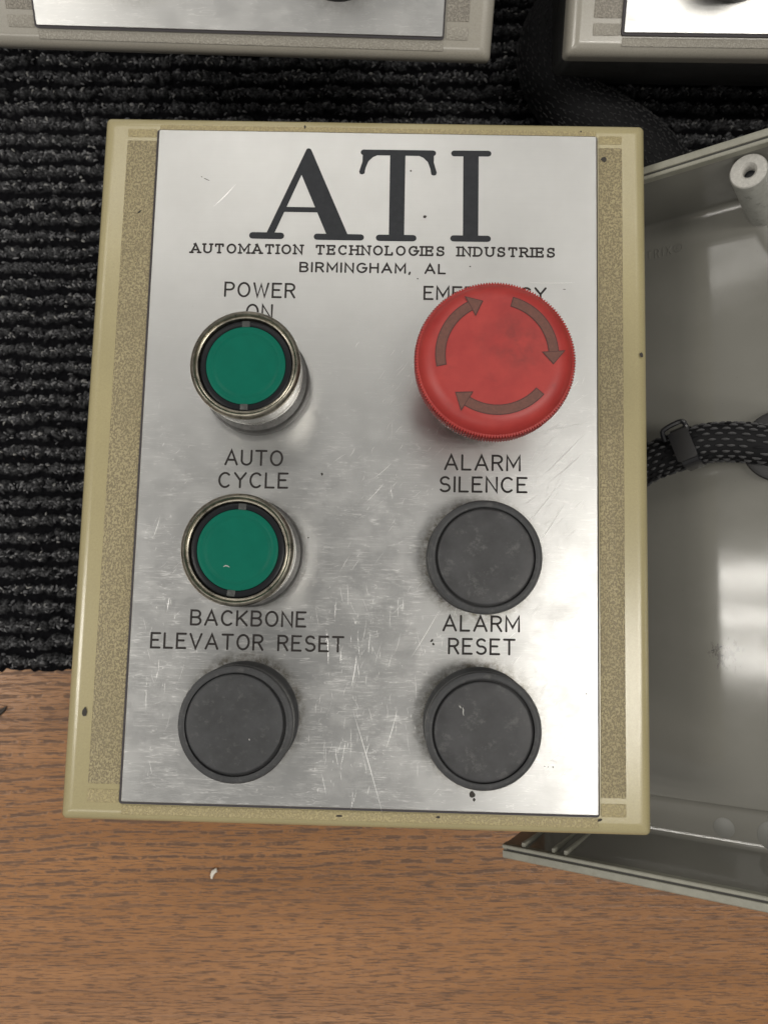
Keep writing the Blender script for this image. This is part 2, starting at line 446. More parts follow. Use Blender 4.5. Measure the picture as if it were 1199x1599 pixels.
def rubber_button(parent, cx, cy, h=11.7, off=(0, 0), tilt=(0, 0), face=None):
    e = empty("rubber_capped_button", Matrix.Translation((cx*S, cy*S, 0)) @ Matrix.Rotation(R(tilt[0]), 4, 'X') @ Matrix.Rotation(R(tilt[1]), 4, 'Y'), parent)
    b = MB(); lathe(b, 0, 0, [(13.9,-.4),(14.1,.3),(14.0,1.5),(13.3,2.3),(13.0,h-5.5),(13.7,h-3.4),(14.0,h-2.2),(14.0,h-1.0),(13.75,h-.45),(13.3,h-.25),(12.5,h-.15),(12.25,h-.3),(12.15,h-1.2)], 128, cap=False)
    b.build("rubber_boot", m_rubber, e)
    g = MB(); lathe(g, off[0], off[1], [(12.3,h-1.15),(11.7,h-1.1)], 96, cap=False); g.build("boot_groove", m_rubber_g, e)
    d = MB(); lathe(d, off[0], off[1], [(11.82,h-1.3),(11.82,h-.35),(11.65,h-.08),(11.25,h+.05),(8,h+.10),(4,h-.02),(1,h-.06)], 96); d.build("button_face", face or m_rubber, e)
    return e
def estop(parent, cx, cy):
    e = empty("emergency_stop_button", Matrix.Translation((cx*S, cy*S, 0)), parent)
    b = MB(); lathe(b, 0, 0, [(14.2,-.4),(14.3,.6),(14.0,3.2),(12.5,4.4),(9.8,5.0),(9.6,12),(11,14)], 96, cap=False); b.build("mounting_nut", m_nut, e)
    e.scale = (1.035, 1.035, 1.06)
    n = 176*6; k = MB()
    def kn(r, z, amp):
        return [((r + amp*math.sin(2*math.pi*i/6))*math.cos(2*math.pi*i/n), (r + amp*math.sin(2*math.pi*i/6))*math.sin(2*math.pi*i/n), z) for i in range(n)]
    k.loops([kn(10.8,13.6,0), kn(15.8,14.2,0), kn(17.3,16.2,.1), kn(17.9,17.2,.27), kn(18.1,21.7,.27), kn(17.9,22.2,.24), kn(17.0,22.5,.0)], smooth=False)
    k.build("knurled_rim", m_red, e)
    prof = [(17.45,22.25),(17.2,22.75),(16.6,23.5),(15.8,24.15),(14.8,24.6),(14.0,24.85),(13,24.9),(10,24.82),(6,24.7),(3,24.65),(.8,24.63)]
    c = MB(); lathe(c, 0, 0, prof, 128); c.build("mushroom_cap", m_red, e)
    Rm = 12.6
    for a0, a1, a2, i in ((193, 119, 104.5, 0), (75.5, 4.5, -9.5, 1), (-40, -121, -136.5, 2)):
        for wid, hw, z, mt, g_, nm in ((2.35, 2.65, 24.955, m_arrow_d, 1.0, "arrow_outline"), (1.95, 2.25, 24.975, m_arrow, .55, "rotation_arrow")):
            mb = MB(); nseg = 26; da = (a0 - a1)
            e0 = math.degrees((2.35-wid)/2/Rm)
            pts_o = [( (Rm+wid/2)*math.cos(R(a0-e0-(da-e0)*j/nseg)), (Rm+wid/2)*math.sin(R(a0-e0-(da-e0)*j/nseg))) for j in range(nseg+1)]
            pts_i = [( (Rm-wid/2)*math.cos(R(a0-e0-(da-e0)*j/nseg)), (Rm-wid/2)*math.sin(R(a0-e0-(da-e0)*j/nseg))) for j in range(nseg+1)]
            vv = [(x, y, z) for x, y in pts_o + pts_i]; m_ = nseg+1
            mb.add(vv, [(j, j+1, m_+j+1, m_+j) for j in range(nseg)])
            ah = a1 + .2 - e0; hx = lambda r, a: (r*math.cos(R(a)), r*math.sin(R(a)), z+.004)
            tip = hx(Rm + .1, a2 + e0*1.8)
            mb.add([hx(Rm+hw, ah), tip, hx(Rm-hw, ah)], [(0, 1, 2)])
            mb.build(nm, mt, e, Matrix.Translation((0.05*S, .3*S, 0)))
    ch = MB(); ch.add([(-2.0,-17.35,20.9),(-1.0,-17.1,21.9),(-.2,-17.3,21.6),(-.5,-17.6,20.7),(-1.3,-17.75,19.8)], [(0,4,3,2,1)])
    ch.build("chipped_mark", m_darkfleck, e)
    return e

# ------------------------------------------------------------------ panel lids
def make_shell(parent, m_s, m_l, m_f, deep=9.0):
    x0, x1, y0, y1 = -76.2, 74.1, -95.4, 95.0
    top = -1.2; bot = top - deep
    prof = [(0, bot), (0, top-3.2, ), (.25, top-2.0), (.9, top-1.0), (1.9, top-.3), (3.2, top), (3.6, top)]
    mb = MB()
    lp = []
    for ins, z in prof:
        lp.append(rrect(x0+ins, x1-ins, y0+ins, y1-ins, max(.5, 1.4-ins*.3), z))
    # inner side
    inner = [rrect(x0+3, x1-3, y0+3, y1-3, 1.5, bot), rrect(x0+3, x1-3, y0+3, y1-3, 1.5, top-2.8)]
    mb.loops([inner[1], inner[0]] + lp, cap0=True, cap1=True)
    sh = mb.build("lid_shell", m_s, parent, sharp=50)
    # grained fields, proud of the smooth border
    def field(a, b, c, d, m_l=m_f):
        f = MB(); f.loops([rrect(a, b, c, d, .3, top-.05), rrect(a, b, c, d, .3, top+.10), rrect(a+.12, b-.12, c+.12, d-.12, .3, top+.16)], cap1=True)
        f.build("grained_panel", m_l, parent)
    field(-69.0, -60.8, -85.8, 87.2, m_l)
    field(60.9, 67.2, -85.8, 87.2, m_l)
    for (a, b) in ((-69.0, -61.0), (60.9, 67.2)):
        field(a, b, 88.3, 90.6); field(a, b, -90.4, -87.2)
    field(-60.2, 60.2, -93.2, -90.9)
    field(-60.2, 60.2, 90.4, 92.0)
    return sh
def make_plate(parent, mat):
    bk = MB(); bk.loops([rrect(-60.65,60.35,-90.45,90.1,.8,-1.25), rrect(-60.65,60.35,-90.45,90.1,.8,-.45)], cap1=True)
    bk.build("plate_backing", m_backing, parent)
    p = MB(); p.loops([rrect(-60,60,-89.8,89.8,.35,-.5), rrect(-60,60,-89.8,89.8,.35,-.12), rrect(-59.88,59.88,-89.68,89.68,.3,0)], cap1=True, smooth=False)
    o = p.build("nameplate", mat, parent)
    uv = o.data.uv_layers.new(name="brush")
    for lo in o.data.loops:
        v = o.data.vertices[lo.vertex_index].co; uv.data[lo.index].uv = (v.x*5, v.y*5)
    return o

COL, COLR = -29.7, 29.7
ROW = (18.5, -26.4, -68.0)
FRONT = M34([[0.99961, 0.02477, -0.01285, -4.147], [-0.02462, 0.99963, 0.01144, 32.945], [0.01313, -0.01112, 0.99985, 72.031]])
TL = M34([[0.99621, 0.03374, -0.08018, -39.94], [-0.07029, 0.85527, -0.51339, 236.535], [0.05125, 0.51708, 0.8544, 108.118]])
TR = M34([[0.9999, 0.01303, -0.005, 132.00759], [-0.01396, 0.93349, -0.35833, 244.53046], [0.0, 0.35837, 0.93358, 90.85439]])

m_plate = nameplate_mat("scratched_brushed_aluminium", [(COL, ROW[2]+1, 14.0, 3.0, .8), (COLR, ROW[2], 14.0, 4.2, .95), (COLR, ROW[1], 14.0, 4.2, .95), (COL, ROW[1], 13.0, 2.6, .75), (COL, ROW[0], 13.0, 2.2, .5), (COLR, ROW[0], 14.0, 3.0, .5)])
m_plate2 = nameplate_mat("brushed_aluminium_far", [(COL, ROW[2], 13, 6, .4), (COLR, ROW[2], 13, 6, .4)], 31.0, .6)

panel = empty("control_panel", FRONT)
tag(panel, "yellowed beige control panel with engraved metal plate, red mushroom button and green lenses", "control panel")
m_faint = leather('yellowed_faint_grain', (.40,.335,.175), (.30,.25,.135))
m_faint2 = leather('grey_faint_grain', (.325,.305,.26), (.26,.24,.205))
make_shell(panel, m_shell, m_leath, m_faint)
make_plate(panel, m_plate)
big_letters(panel)
text_line("AUTOMATION TECHNOLOGIES INDUSTRIES", -49.4, 48.5, 54.75, 55.3, 2.35, .52, m_ink2, panel, serif=True, gap=.42, sp=.50)
text_line("BIRMINGHAM, AL", -19.7, 19.3, 49.95, 50.1, 2.45, .52, m_ink2, panel, gap=.34, sp=.55)
TW = .56
text_line("POWER", -39.7, -21.0, 42.7, 42.6, 3.75, TW, m_ink2, panel)
text_line("ON", -33.6, -26.9, 36.5, 36.5, 3.9, TW, m_ink2, panel)
text_line("EMERGENCY", 13.9, 46.3, 42.9, 43.1, 3.4, TW, m_ink2, panel)
text_line("STOP", 23.0, 36.5, 37.0, 37.05, 3.6, TW, m_ink2, panel)
text_line("AUTO", -37.5, -22.6, -3.15, -3.1, 3.75, TW, m_ink2, panel)
text_line("CYCLE", -38.9, -21.0, -9.2, -9.0, 3.75, TW, m_ink2, panel)
text_line("BACKBONE", -44.5, -15.0, -45.1, -44.9, 3.6, TW, m_ink2, panel)
text_line("ELEVATOR RESET", -54.5, -5.1, -51.2, -51.0, 3.65, TW, m_ink2, panel)
text_line("ALARM", 20.2, 39.7, -3.15, -3.05, 3.8, TW, m_ink2, panel)
text_line("SILENCE", 19.0, 41.5, -9.0, -8.75, 3.75, TW, m_ink2, panel)
text_line("ALARM", 20.5, 39.8, -44.95, -44.75, 3.7, TW, m_ink2, panel)
text_line("RESET", 22.0, 38.7, -50.75, -50.6, 3.7, TW, m_ink2, panel)
green_button(panel, COL, ROW[0], rot=0)
m_scuff = simple('scuff_grey', (.42,.42,.40), .7)
bt_g2 = green_button(panel, COL, ROW[1], rot=-6)
bt_b3 = rubber_button(panel, COL, ROW[2], off=(-.15, .15))
m_dusty = simple('dusty_rubber', (.034,.034,.036), .5, var=.4, vs_=.12, bump=.02, bs=5, dirt=(.15,.15,.145))
rubber_button(panel, COLR, ROW[1], off=(.1, .05), face=m_dusty)
bt_ar = rubber_button(panel, COLR, ROW[2], off=(0, -.1), face=m_dusty)
estop(panel, COLR+.3, ROW[0]+.9)
def mark(parent, x, y, z, pts, mat):
    mb = MB(); tube(mb, [Vector((x+a, y+b, z)) for a, b in pts], lambda i: (.07, .16, .14, .06)[min(i, 3)], 6); mb.build("scuff_mark", mat, parent)
mark(bt_g2, -2.0, -4.3, 17.85, [(-.7,-.1), (-.2,.22), (.4,.18), (.8,-.05)], m_scuff)
mark(bt_ar, -5.0, 4.6, 11.85, [(-.1,.9), (.1,.3), (.05,-.4), (.2,-1.0)], m_scuff)
mark(bt_ar, -5.7, 5.6, 11.85, [(-.2,.3), (0,.1), (.1,-.1), (.2,-.3)], m_scuff)
mark(bt_b3, 3.6, -3.4, 11.8, [(-.1,.2), (0,.1), (.05,0), (.1,-.2)], m_scuff)
# scratches cut into the plate, as fine raised burrs
sc = MB()
def scratch(x, y, L, a, w, bend=.0):
    pts = []
    for i in range(5):
        t = i/4 - .5; pts.append((x + L*t*math.cos(a) - bend*(t*t)*math.sin(a), y + L*t*math.sin(a) + bend*(t*t)*math.cos(a)))
    d = Vector((math.cos(a), math.sin(a))); nrm = Vector((-d.y, d.x)); vv = []
    for i, (px, py) in enumerate(pts):
        ww = w*(.15 + .85*math.sin(math.pi*min(1, max(0, i/4)))); vv += [(px-nrm.x*ww/2, py-nrm.y*ww/2, .008), (px, py, .008+.25*ww), (px+nrm.x*ww/2, py+nrm.y*ww/2, .008)]
    ff = []
    for i in range(4):
        b = 3*i; ff += [(b, b+3, b+4, b+1), (b+1, b+4, b+5, b+2)]
    sc.add(vv, ff, True)
heads = [(COL, ROW[0]), (COL, ROW[1]), (COL, ROW[2]), (COLR, ROW[0]), (COLR, ROW[1]), (COLR, ROW[2])]
for k in range(420):
    cl = random.choice([(50, 2, 7, 22), (46, -16, 9, 12), (5, -45, 12, 20), (-5, -75, 9, 12), (15, -60, 14, 22), (8, -5, 14, 25), (-5, -50, 9, 25), (46, -60, 10, 25), (-52, -40, 5, 35), (10, 20, 12, 12)])
    x = random.gauss(cl[0], cl[2]*.6); y = random.gauss(cl[1], cl[3]*.6)
    if not (-58 < x < 58 and -88 < y < 35) or any((x-a)**2 + (y-b)**2 < 220 for a, b in heads): continue
    a = R(random.gauss(46, 11) if cl[0] > 30 else random.gauss(88, 16) if y < -35 else random.gauss(55, 14))
    scratch(x, y, random.choice([.8, 1.2, 2, 3, 5])*random.uniform(.7, 1.3), a, random.uniform(.035, .085), random.uniform(-1, 1))
for (x, y, L, a, w) in ((-41, 71, 9, 48, .10), (50, 8.5, 16, 12, .15), (51, 1, 15, 47, .16), (52, -2, 13, 42, .12), (45, -13, 15, 52, .13), (48, -17, 12, 58, .16), (16, -46, 14, 60, .15), (2, -78, 26, 108, .14), (8, -70, 10, 75, .12), (2, -10, 7, 48, .14), (4, -4, 6, 42, .15), (48, 48, 12, 1, .1), (-9, -50, 9, 95, .15), (-2, -56, 8, 82, .14)):
    scratch(x, y, L, R(a), w, .6)
m_scr = simple("bright_scratch", (.93,.92,.90), .35, 1.0)
tag(sc.build("scratches", m_scr, panel), kind="stuff")
# nicks and specks of dirt stuck on panel
dk = MB()
def nick(x, y, a, b, ang, z=.035):
    n = 9; ca, sa = math.cos(R(ang)), math.sin(R(ang)); vv = []
    for i in range(n):
        t = 2*math.pi*i/n; rr = random.uniform(.65, 1.15)
        u, v = a*rr*math.cos(t), b*rr*math.sin(t); vv.append((x + u*ca - v*sa, y + u*sa + v*ca, z))
    dk.add(vv, [tuple(range(n))])
for (x, y, a, b, g) in ((-46.2,75.6,1.0,.12,-24), (-47.6,76.3,.3,.1,-20), (17.6,-47.6,.5,.35,40), (18.0,-48.5,.3,.45,20), (28.5,-85.6,.8,.9,10), (28.9,-86.9,.35,.5,0),
     (46.5,-78.2,.2,.14,0), (47.4,-78.3,.2,.12,0), (48.6,-78.3,.25,.22,0), (13.6,66.0,.6,.4,20), (50.3,33.8,.9,.35,35), (-12.0,-5.2,.3,.4,20), (12.0,48.5,.25,.2,0), (51.3,46.3,.5,.12,0), (9.5,79.0,.3,.3,0), (-15,-22,.25,.2,0), (57,-60,.2,.2,0), (26.0,52.2,.25,.2,0)):
    nick(x, y, a, b, g)
for (x, y, a, b, g) in ((62.2,83.8,.8,1.0,30), (-71.0,-68.0,.6,1.3,0), (72.0,29.0,.6,.9,0), (-20,91.9,.3,.6,0), (56,91.8,.25,.3,0), (-5,-92,.9,.3,0), (20,-91.6,.6,.35,0), (-64.5,66.5,.8,.3,40), (60.5,-91.2,.7,.3,20)):
    nick(x, y, a, b, g, -.95)
tag(dk.build("grime_specks", m_darkfleck, panel), kind="stuff")
# contact blocks under each button
def blocks(parent, spots, L=58):
    for i, (cx, cy) in enumerate(spots):
        mb = MB(); mb.box(cx-13, cx+13, cy-17, cy+17, -L+1.5*i*.0, -9); mb.build("contact_block", m_block, parent)
blocks(panel, heads, 64)

lid2 = empty("grey_panel_lid", TL)
tag(lid2, "grey beige panel lid with metal plate at the top left edge, propped over black mat", "control panel")
make_shell(lid2, m_shell2, m_leath2, m_faint2, 8.0)
make_plate(lid2, m_plate2)
rubber_button(lid2, COL, ROW[2]+1.5, 7.0)
rubber_button(lid2, COLR, ROW[2], 12.5)
blocks(lid2, [(COL, ROW[2]), (COLR, ROW[2])], 55)

box3 = empty("closed_control_box", TR)
tag(box3, "closed control box with pale lid and shade-darkened base at the top right edge", "control box")
make_shell(box3, m_shell2, m_leath2, m_faint2, 7.0)
make_plate(box3, m_plate2)
green_button(box3, COL, ROW[2])
rubber_button(box3, COLR, ROW[2])
m_base = simple("shaded_base_plastic", (.035,.035,.034), .5, var=.2, vs_=.2)  # grey base lies in shadow; that shade is put into its colour
bb = MB(); x0, x1, y0, y1 = -74.4, 72.6, -93.4, 92.5
bb.loops([rrect(x0+1.4, x1-1.4, y0+1.4, y1-1.4, 3, -46), rrect(x0+.6, x1-.6, y0+.6, y1-.6, 3, -45), rrect(x0, x1, y0, y1, 2.8, -10.2), rrect(x0+.8, x1-.8, y0+.8, y1-.8, 2.4, -9.0), rrect(x0+.8, x1-.8, y0+.8, y1-.8, 2.4, -8.3)], cap0=True)
bb.build("box_base", m_base, box3)

# ------------------------------------------------------------------ open enclosure
ENC = M34([[0.8198, -0.01495, -0.57245, 124.794], [0.01421, 0.99988, -0.00576, 1.255], [0.57247, -0.00342, 0.81992, 93.257]])
def enc_mat():
    m = N("grey_moulded_plastic")
    big = m.noise(m.map((.02,.02,.02)), 1, 3)
    c = m.mix(m.ramp(big, [(.3, 0.0), (.7, 1.0)]), (.180,.176,.156), (.200,.196,.174))
    sm = m.ramp(m.noise(m.map((.06,.08,.06), loc=(2,2,0)), 1, 6, .7), [(.5, 0.0), (.75, 1.0)])
    c = m.mix(m.math('MULTIPLY', sm, .12), c, (.28,.27,.25))
    d = m.n("VectorMath", operation='DISTANCE'); m.l(m.tc.outputs["Object"], d.inputs[0]); d.inputs[1].default_value = (-49.5*S, -22.3*S, -29.7*S)
    near = m.math('SUBTRACT', 1.0, m.math('MULTIPLY', d.outputs["Value"], 1/S/6.5), clamp=True)      # greasy smudge on the floor
    gr_ = m.math('ADD', m.noise(m.map((.9,.45,.9), rot=(0,0,.5), loc=(1,4,0)), 1, 4, .7), m.math('MULTIPLY', near, .17))
    c = m.mix(m.math('MULTIPLY', m.math('MULTIPLY', m.ramp(gr_, [(.62, 0.0), (.68, 1.0)]), m.ramp(near, [(.0, 0.0), (.4, 1.0)])), .6), c, (.035,.03,.027))
    sp = m.ramp(m.noise(m.map((.8,.8,.8)), 1, 2, .5), [(.77, 0.0), (.80, 1.0)])
    c = m.mix(m.math('MULTIPLY', sp, .6), c, (.07,.06,.05))
    nrm = m.bump(m.noise(m.map((2.5,2.5,2.5)), 1, 2), .012, .5)
    nrm = m.bump(m.noise(m.map((.03,.06,.03)), 1, 2), .2, .25, nrm)
    return m.out(c, m.math('ADD', .085, m.math('MULTIPLY', sm, .03)), nrm)
m_enc = enc_mat()
m_rim = simple("grey_green_rim", (.27,.265,.22), .5, var=.12, vs_=.3, dirt=(.18,.16,.11))
m_gask = simple("gasket_groove", (.05,.048,.045), .7)
enc = empty("open_enclosure", ENC)
tag(enc, "open grey moulded enclosure tipped up at the right, with cable entering a black grommet", "enclosure")
def extrude_x(prof, xa, xb, name, mat, smooth=True, skew=0.0, sharp=40):
    mb = MB()
    l0 = [(xa, y, z) for y, z in prof]; l1 = [(xb, y, z) for y, z in prof]
    n = len(prof); vv = l0 + l1
    ff = [(i, (i+1) % n, n+(i+1) % n, n+i) for i in range(n)] + [tuple(range(n-1, -1, -1)), tuple(range(n, 2*n))]
    mb.add(vv, ff, smooth); return mb.build(name, mat, enc, sharp=sharp)
yb, yt, fl = -83.2, 119.3, -30.7
def fil(cy, cz, r, a0, a1, n=6): return [(cy + r*math.cos(R(a0+(a1-a0)*i/n)), cz + r*math.sin(R(a0+(a1-a0)*i/n))) for i in range(n+1)]
fl2 = fl + 1.0
body = ([(yb+.5, -1.0)] + [(yb+.5, -3.0)] + fil(yb+5.2, fl+1.7, 5.0, 180, 270) + [(yb+6, fl-3.3), (yt-6, fl-3.3)] + fil(yt-5.2, fl+1.7, 5.0, 270, 360) + [(yt-.5, -3.0), (yt-.5, -1.0)]
        + [(yt-4.0, -1.0)] + fil(yt-4.6-1.8, fl2+1.8, 1.8, 0, -90)
        + [(yt-7.0, fl2), (yb+17.8, fl2), (yb+17.2, fl2)] + fil(yb+17.2, fl2-.5, .5, 90, 180, 3)[1:] + [(yb+16.4, fl+.3), (yb+15.6, fl), (yb+15.0, fl), (yb+7.3, fl)] + fil(yb+5.2+1.5, fl+1.5, 1.5, 270, 180, 5) + [(yb+4.0, -1.0)])
body = body[::-1]
extrude_x(body, -109.6, 112, "enclosure_body", m_enc, sharp=35)
for ys, sg in ((yb, 1), (yt, -1)):
    Y = lambda v: ys + sg*v
    pr = [(Y(0), -5.5), (Y(0), -.5), (Y(.35), -.08), (Y(.9), 0), (Y(2.15), 0), (Y(2.3), -.15), (Y(2.3), -.9), (Y(2.95), -.9), (Y(2.95), -.15), (Y(3.1), 0), (Y(3.75), 0), (Y(4.0), -.2), (Y(4.05), -2.2), (Y(3.9), -5.5)]
    if sg > 0: pr = pr[::-1]
    extrude_x(pr, -109.9, 112, "wall_rim", m_rim, sharp=30)
    gk = MB(); a_, b_ = sorted((Y(2.32), Y(2.93))); gk.box(-108.8, 111.8, a_, b_, -1.0, -.55); gk.build("gasket_strip", m_gask, enc)
# low left sill (this side has no wall) and the raised right end wall
sill = MB(); sill.loops([rrect(-109.4,-107.2,yb+5,yt-5,.4,fl-2.5), rrect(-109.4,-107.2,yb+5,yt-5,.4,fl+1.6)], cap0=True, cap1=True); sill.build("end_sill", m_enc, enc)
ew = MB(); ew.box(112.1, 116, yb, yt, fl-3, 0); ew.build("end_wall", m_enc, enc)
# ribs on the near wall
for x, w, z1 in ((-103.6, 1.2, -1.2), (-94.2, 1.0, -1.4), (-90.4, 1.1, -1.4)):
    rb = MB(); rb.loops([rrect(x-w/2, x+w/2, yb+3.6, yb+5.3, .35, fl), rrect(x-w/2, x+w/2, yb+3.6, yb+5.3, .35, z1-.2), rrect(x-w/2+.15, x+w/2-.15, yb+3.7, yb+5.15, .3, z1)], cap1=True)
    rb.build("wall_rib", m_rim, enc)
# screw boss
m_boss = simple("boss_plastic", (.30,.30,.275), .3, var=.15, vs_=.5)
m_bosst = simple("boss_face", (.44,.43,.40), .55, var=.18, vs_=1.5, dirt=(.25,.24,.22))
bx, by = -31.7, 110.4
bs = MB(); lathe(bs, bx, by, [(5.6, fl), (5.25, fl+1.0), (4.9, -3.6), (4.7, -3.25)], 64, cap=False)
bso = bs.build("screw_boss", m_boss, enc)
bt = MB(); bt.loops([circ(bx, by, 4.75, -3.3, 48), circ(bx, by, 4.5, -3.0, 48), circ(bx, by, 2.3, -2.95, 48), circ(bx, by, 1.7, -3.5, 48), circ(bx, by, 1.45, -5, 48), circ(bx, by, 1.4, -16, 48)], cap1=True)
bt.build("boss_face", m_bosst, bso)
hh = MB(); lathe(hh, bx, by, [(1.38, -14), (1.38, -6.0)], 32); hh.build("boss_hole", m_black, bso)
fnb = MB(); fnb.box(bx+.8, bx+2.2, by+4.4, yt-3.9, fl, -4.5); fnb.build("boss_web", m_boss, enc)
# cable grommet in floor, with flange
gx, gy = -31.2, 38.1
gr = MB(); lathe(gr, gx, gy, [(10.4, fl2-.2), (10.4, fl2+2.2), (10.0, fl2+2.9), (9.0, fl2+3.2), (5, fl2+3.3)], 64)
gr.build("cable_grommet", simple("grommet_rubber", (.022,.022,.023), .5), enc)
for (x, y, r) in ((-52.9, -73.0, 2.9), (-39.8, -73.3, 4.2)):
    ej = MB(); lathe(ej, x, y, [(r, fl-.05), (r, fl+.05), (r-.15, fl+.10)], 48); ej.build("moulding_disc", simple("disc_grey", (.17,.17,.155), .45), enc)
# moulded lettering on the floor by the far wall
mo = MB()
def emboss(txt, x, y, h, sp):
    for c_ in txt:
        for s_ in G[c_][1]:
            pth = [Vector((x + a*h*.8, y + b*h, fl2+.02)) for a, b in s_]
            if len(pth) > 1: tube(mo, pth, .16, 6)
        x += G[c_][0]*h*.8 + sp
    return x
ex = emboss("ENTRIX", -71.5, 103.7, 2.7, 1.15)
tube(mo, [Vector((ex+1.0+1.3*math.cos(t*.35), 105.2+1.3*math.sin(t*.35), fl2+.02)) for t in range(19)], .12, 6)
tube(mo, [Vector((ex+.6, 104.6, fl2+.02)), Vector((ex+.6, 105.8, fl2+.02)), Vector((ex+1.3, 105.7, fl2+.02)), Vector((ex+.8, 105.2, fl2+.02)), Vector((ex+1.4, 104.6, fl2+.02))], .1, 6)
mo.build("moulded_lettering", m_enc, enc)
# scuffed dirt on floor
sf = MB()
for k in range(6):
    x = random.gauss(-49.5, 2.6); y = random.gauss(-22.5, 2.0); a = random.uniform(0, 3.1); L = random.choice([.3, .5, 1.0, 1.9]); n = 7; vv = []
    for i in range(n):
        t = 2*math.pi*i/n; u = L*.6*math.cos(t)*random.uniform(.7, 1.2); v = .22*math.sin(t)*random.uniform(.6, 1.3); vv.append((x+u*math.cos(a)-v*math.sin(a), y+u*math.sin(a)+v*math.cos(a), fl2+.03+.002*k))
    sf.add(vv, [tuple(range(n))])
sf.build("scuff_marks", m_gask, enc)

# ------------------------------------------------------------------ braided cables
m_braid_core = simple("braid_black", (.008,.008,.009), .75, spec=.2)
m_braid_fleck = simple("braid_grey_yarn", (.045,.045,.047), .6, var=.4, vs_=1.0)
def braid(path_pts, r, rows, pitch, duty, yr, owner, up=(0, 0, 1), twist=0.0, flat=1.0, npp=14, jitter=.0, fleck=None):
    path = catmull(path_pts, npp)
    rf = (lambda i: r)
    core = MB(); tube(core, path, rf, 24, up, flat); co = core.build("sleeve_core", m_braid_core, owner)
    fr = frames(path, up); seg = [0]
    for i in range(1, len(path)): seg.append(seg[-1] + (path[i]-path[i-1]).length)
    L = seg[-1]
    def at(s_):
        s_ = min(max(s_, 0), L-1e-4); i = max(0, np.searchsorted(seg, s_)-1); t = (s_-seg[i])/(seg[i+1]-seg[i])
        a, b = fr[i], fr[i+1]; return [a[j].lerp(b[j], t) for j in range(4)]
    yn = MB(); bl = MB()
    for k in range(rows):
        for sgn in ((1, -1) if twist else (0,)):
            ph = 2*math.pi*k/rows
            n = int(L/pitch)
            for j in range(n):
                s0 = (j + (.5 if (k % 2) else 0) + random.uniform(-jitter, jitter))*pitch; pts = []
                tgt = yn if random.random() > .12 else bl
                for q_ in range(4):
                    ss = s0 + pitch*duty*q_/3
                    p, t, s_, u = at(ss); an = ph + sgn*twist*ss
                    lift = r + yr*(.25 + .55*math.sin(math.pi*q_/3))
                    pts.append(p + s_*math.cos(an)*lift + u*math.sin(an)*lift*flat)
                pth = pts; f2 = frames(pth, up=(0.3, 0.2, 1))
                tgt.loops([[tuple(pp + a2*math.cos(R(60*m_))*yr*(.45 if q_ in (0, 3) else 1) + b2*math.sin(R(60*m_))*yr*(.45 if q_ in (0, 3) else 1)) for m_ in range(6)] for q_, (pp, t2, a2, b2) in enumerate(f2)], cap0=True, cap1=True)
    o = yn.build("braid_yarn", fleck or m_braid_fleck, owner); o["kind"] = "stuff"
    if bl.v:
        o2 = bl.build("dark_braid_yarn", m_braid_core, owner); o2["kind"] = "stuff"
    return co
cab = empty("braided_cable", ENC)
tag(cab, "black braided cable with a plastic tie, running from under the yellowed panel into the grommet", "cable")
cz = -21.5
braid([(-100, 12, cz+2), (-85, 23, cz+1), (-76, 30.5, cz), (-67.5, 35.8, cz), (-59, 38.2, cz+.5), (-51, 40.0, cz+.8), (-42.5, 39.6, cz+.5), (-35, 38.2, cz-1.0), (-30.5, 37.6, cz-4.5), (-28.8, 37.4, fl2+2)], 5.4, 20, 3.1, .62, .40, cab, jitter=.05)
m_tie = simple("black_tie", (.018,.018,.02), .22)
tie = MB()
d = Vector((.93, .30, 0)).normalized(); s2 = Vector((-d.y, d.x, 0)); c0 = Vector((-55.0, 39.2, cz+.6))
def ringpts(rx, rz, off):
    out = []
    for i in range(32):
        a = 2*math.pi*i/32; ca, sa = math.cos(a), math.sin(a)
        f_ = (abs(ca)**4 + abs(sa)**4)**(-.25)
        out.append(tuple(c0 + s2*(rx*ca*f_) + Vector((0, 0, 1))*(rz*sa*f_) + d*off))
    return out
tie.loops([ringpts(5.6, 5.6, -2.6), ringpts(6.3, 6.3, -2.3), ringpts(6.3, 6.3, 2.3), ringpts(5.6, 5.6, 2.6)], smooth=True)
to = tie.build("cable_tie", m_tie, cab)
lp = MB()
pth = [c0 + d*a + s2*b + Vector((0, 0, c_)) for a, b, c_ in ((-4.4, 3.2, 5.6), (-4.3, 5.2, 5.9), (-3.7, 6.5, 6.0), (-1.0, 7.0, 6.0), (1.6, 7.0, 6.0), (2.5, 6.4, 6.0), (2.6, 5.2, 5.8), (2.5, 4.0, 5.2))]
tube(lp, catmull(pth, 5), .75, 8); lp.build("tie_loop", m_tie, to)
hd = MB(); hd.loops([[tuple(c0 + d*(x_*1.0) + s2*y_ + Vector((0, 0, z_))) for x_, y_, _ in rrect(-2.9, 2.9, -4.6, 4.6, .8, 0)] for z_ in (5.6, 7.2)] , cap1=True, smooth=False)
hd.build("tie_head", m_tie, to)

cab2 = empty("braided_cable")
cab2.location = (0, 0, 0)
tag(cab2, "thick black braided cable curving from under the closed box towards the enclosure", "cable")
braid([(84, 222, 18), (68, 206, 16.5), (58.5, 190, 15.5), (60, 175.5, 14.8), (68.5, 166, 14.2), (79, 160, 13.8), (89, 153, 13.5), (96, 145, 13.2), (102, 136, 13), (105, 124, 13), (104, 110, 13)], 10.6, 30, 1.9, .5, .17, cab2, twist=.03, jitter=.35, fleck=simple('braid_dim_yarn', (.045,.045,.046), .8, spec=.1))

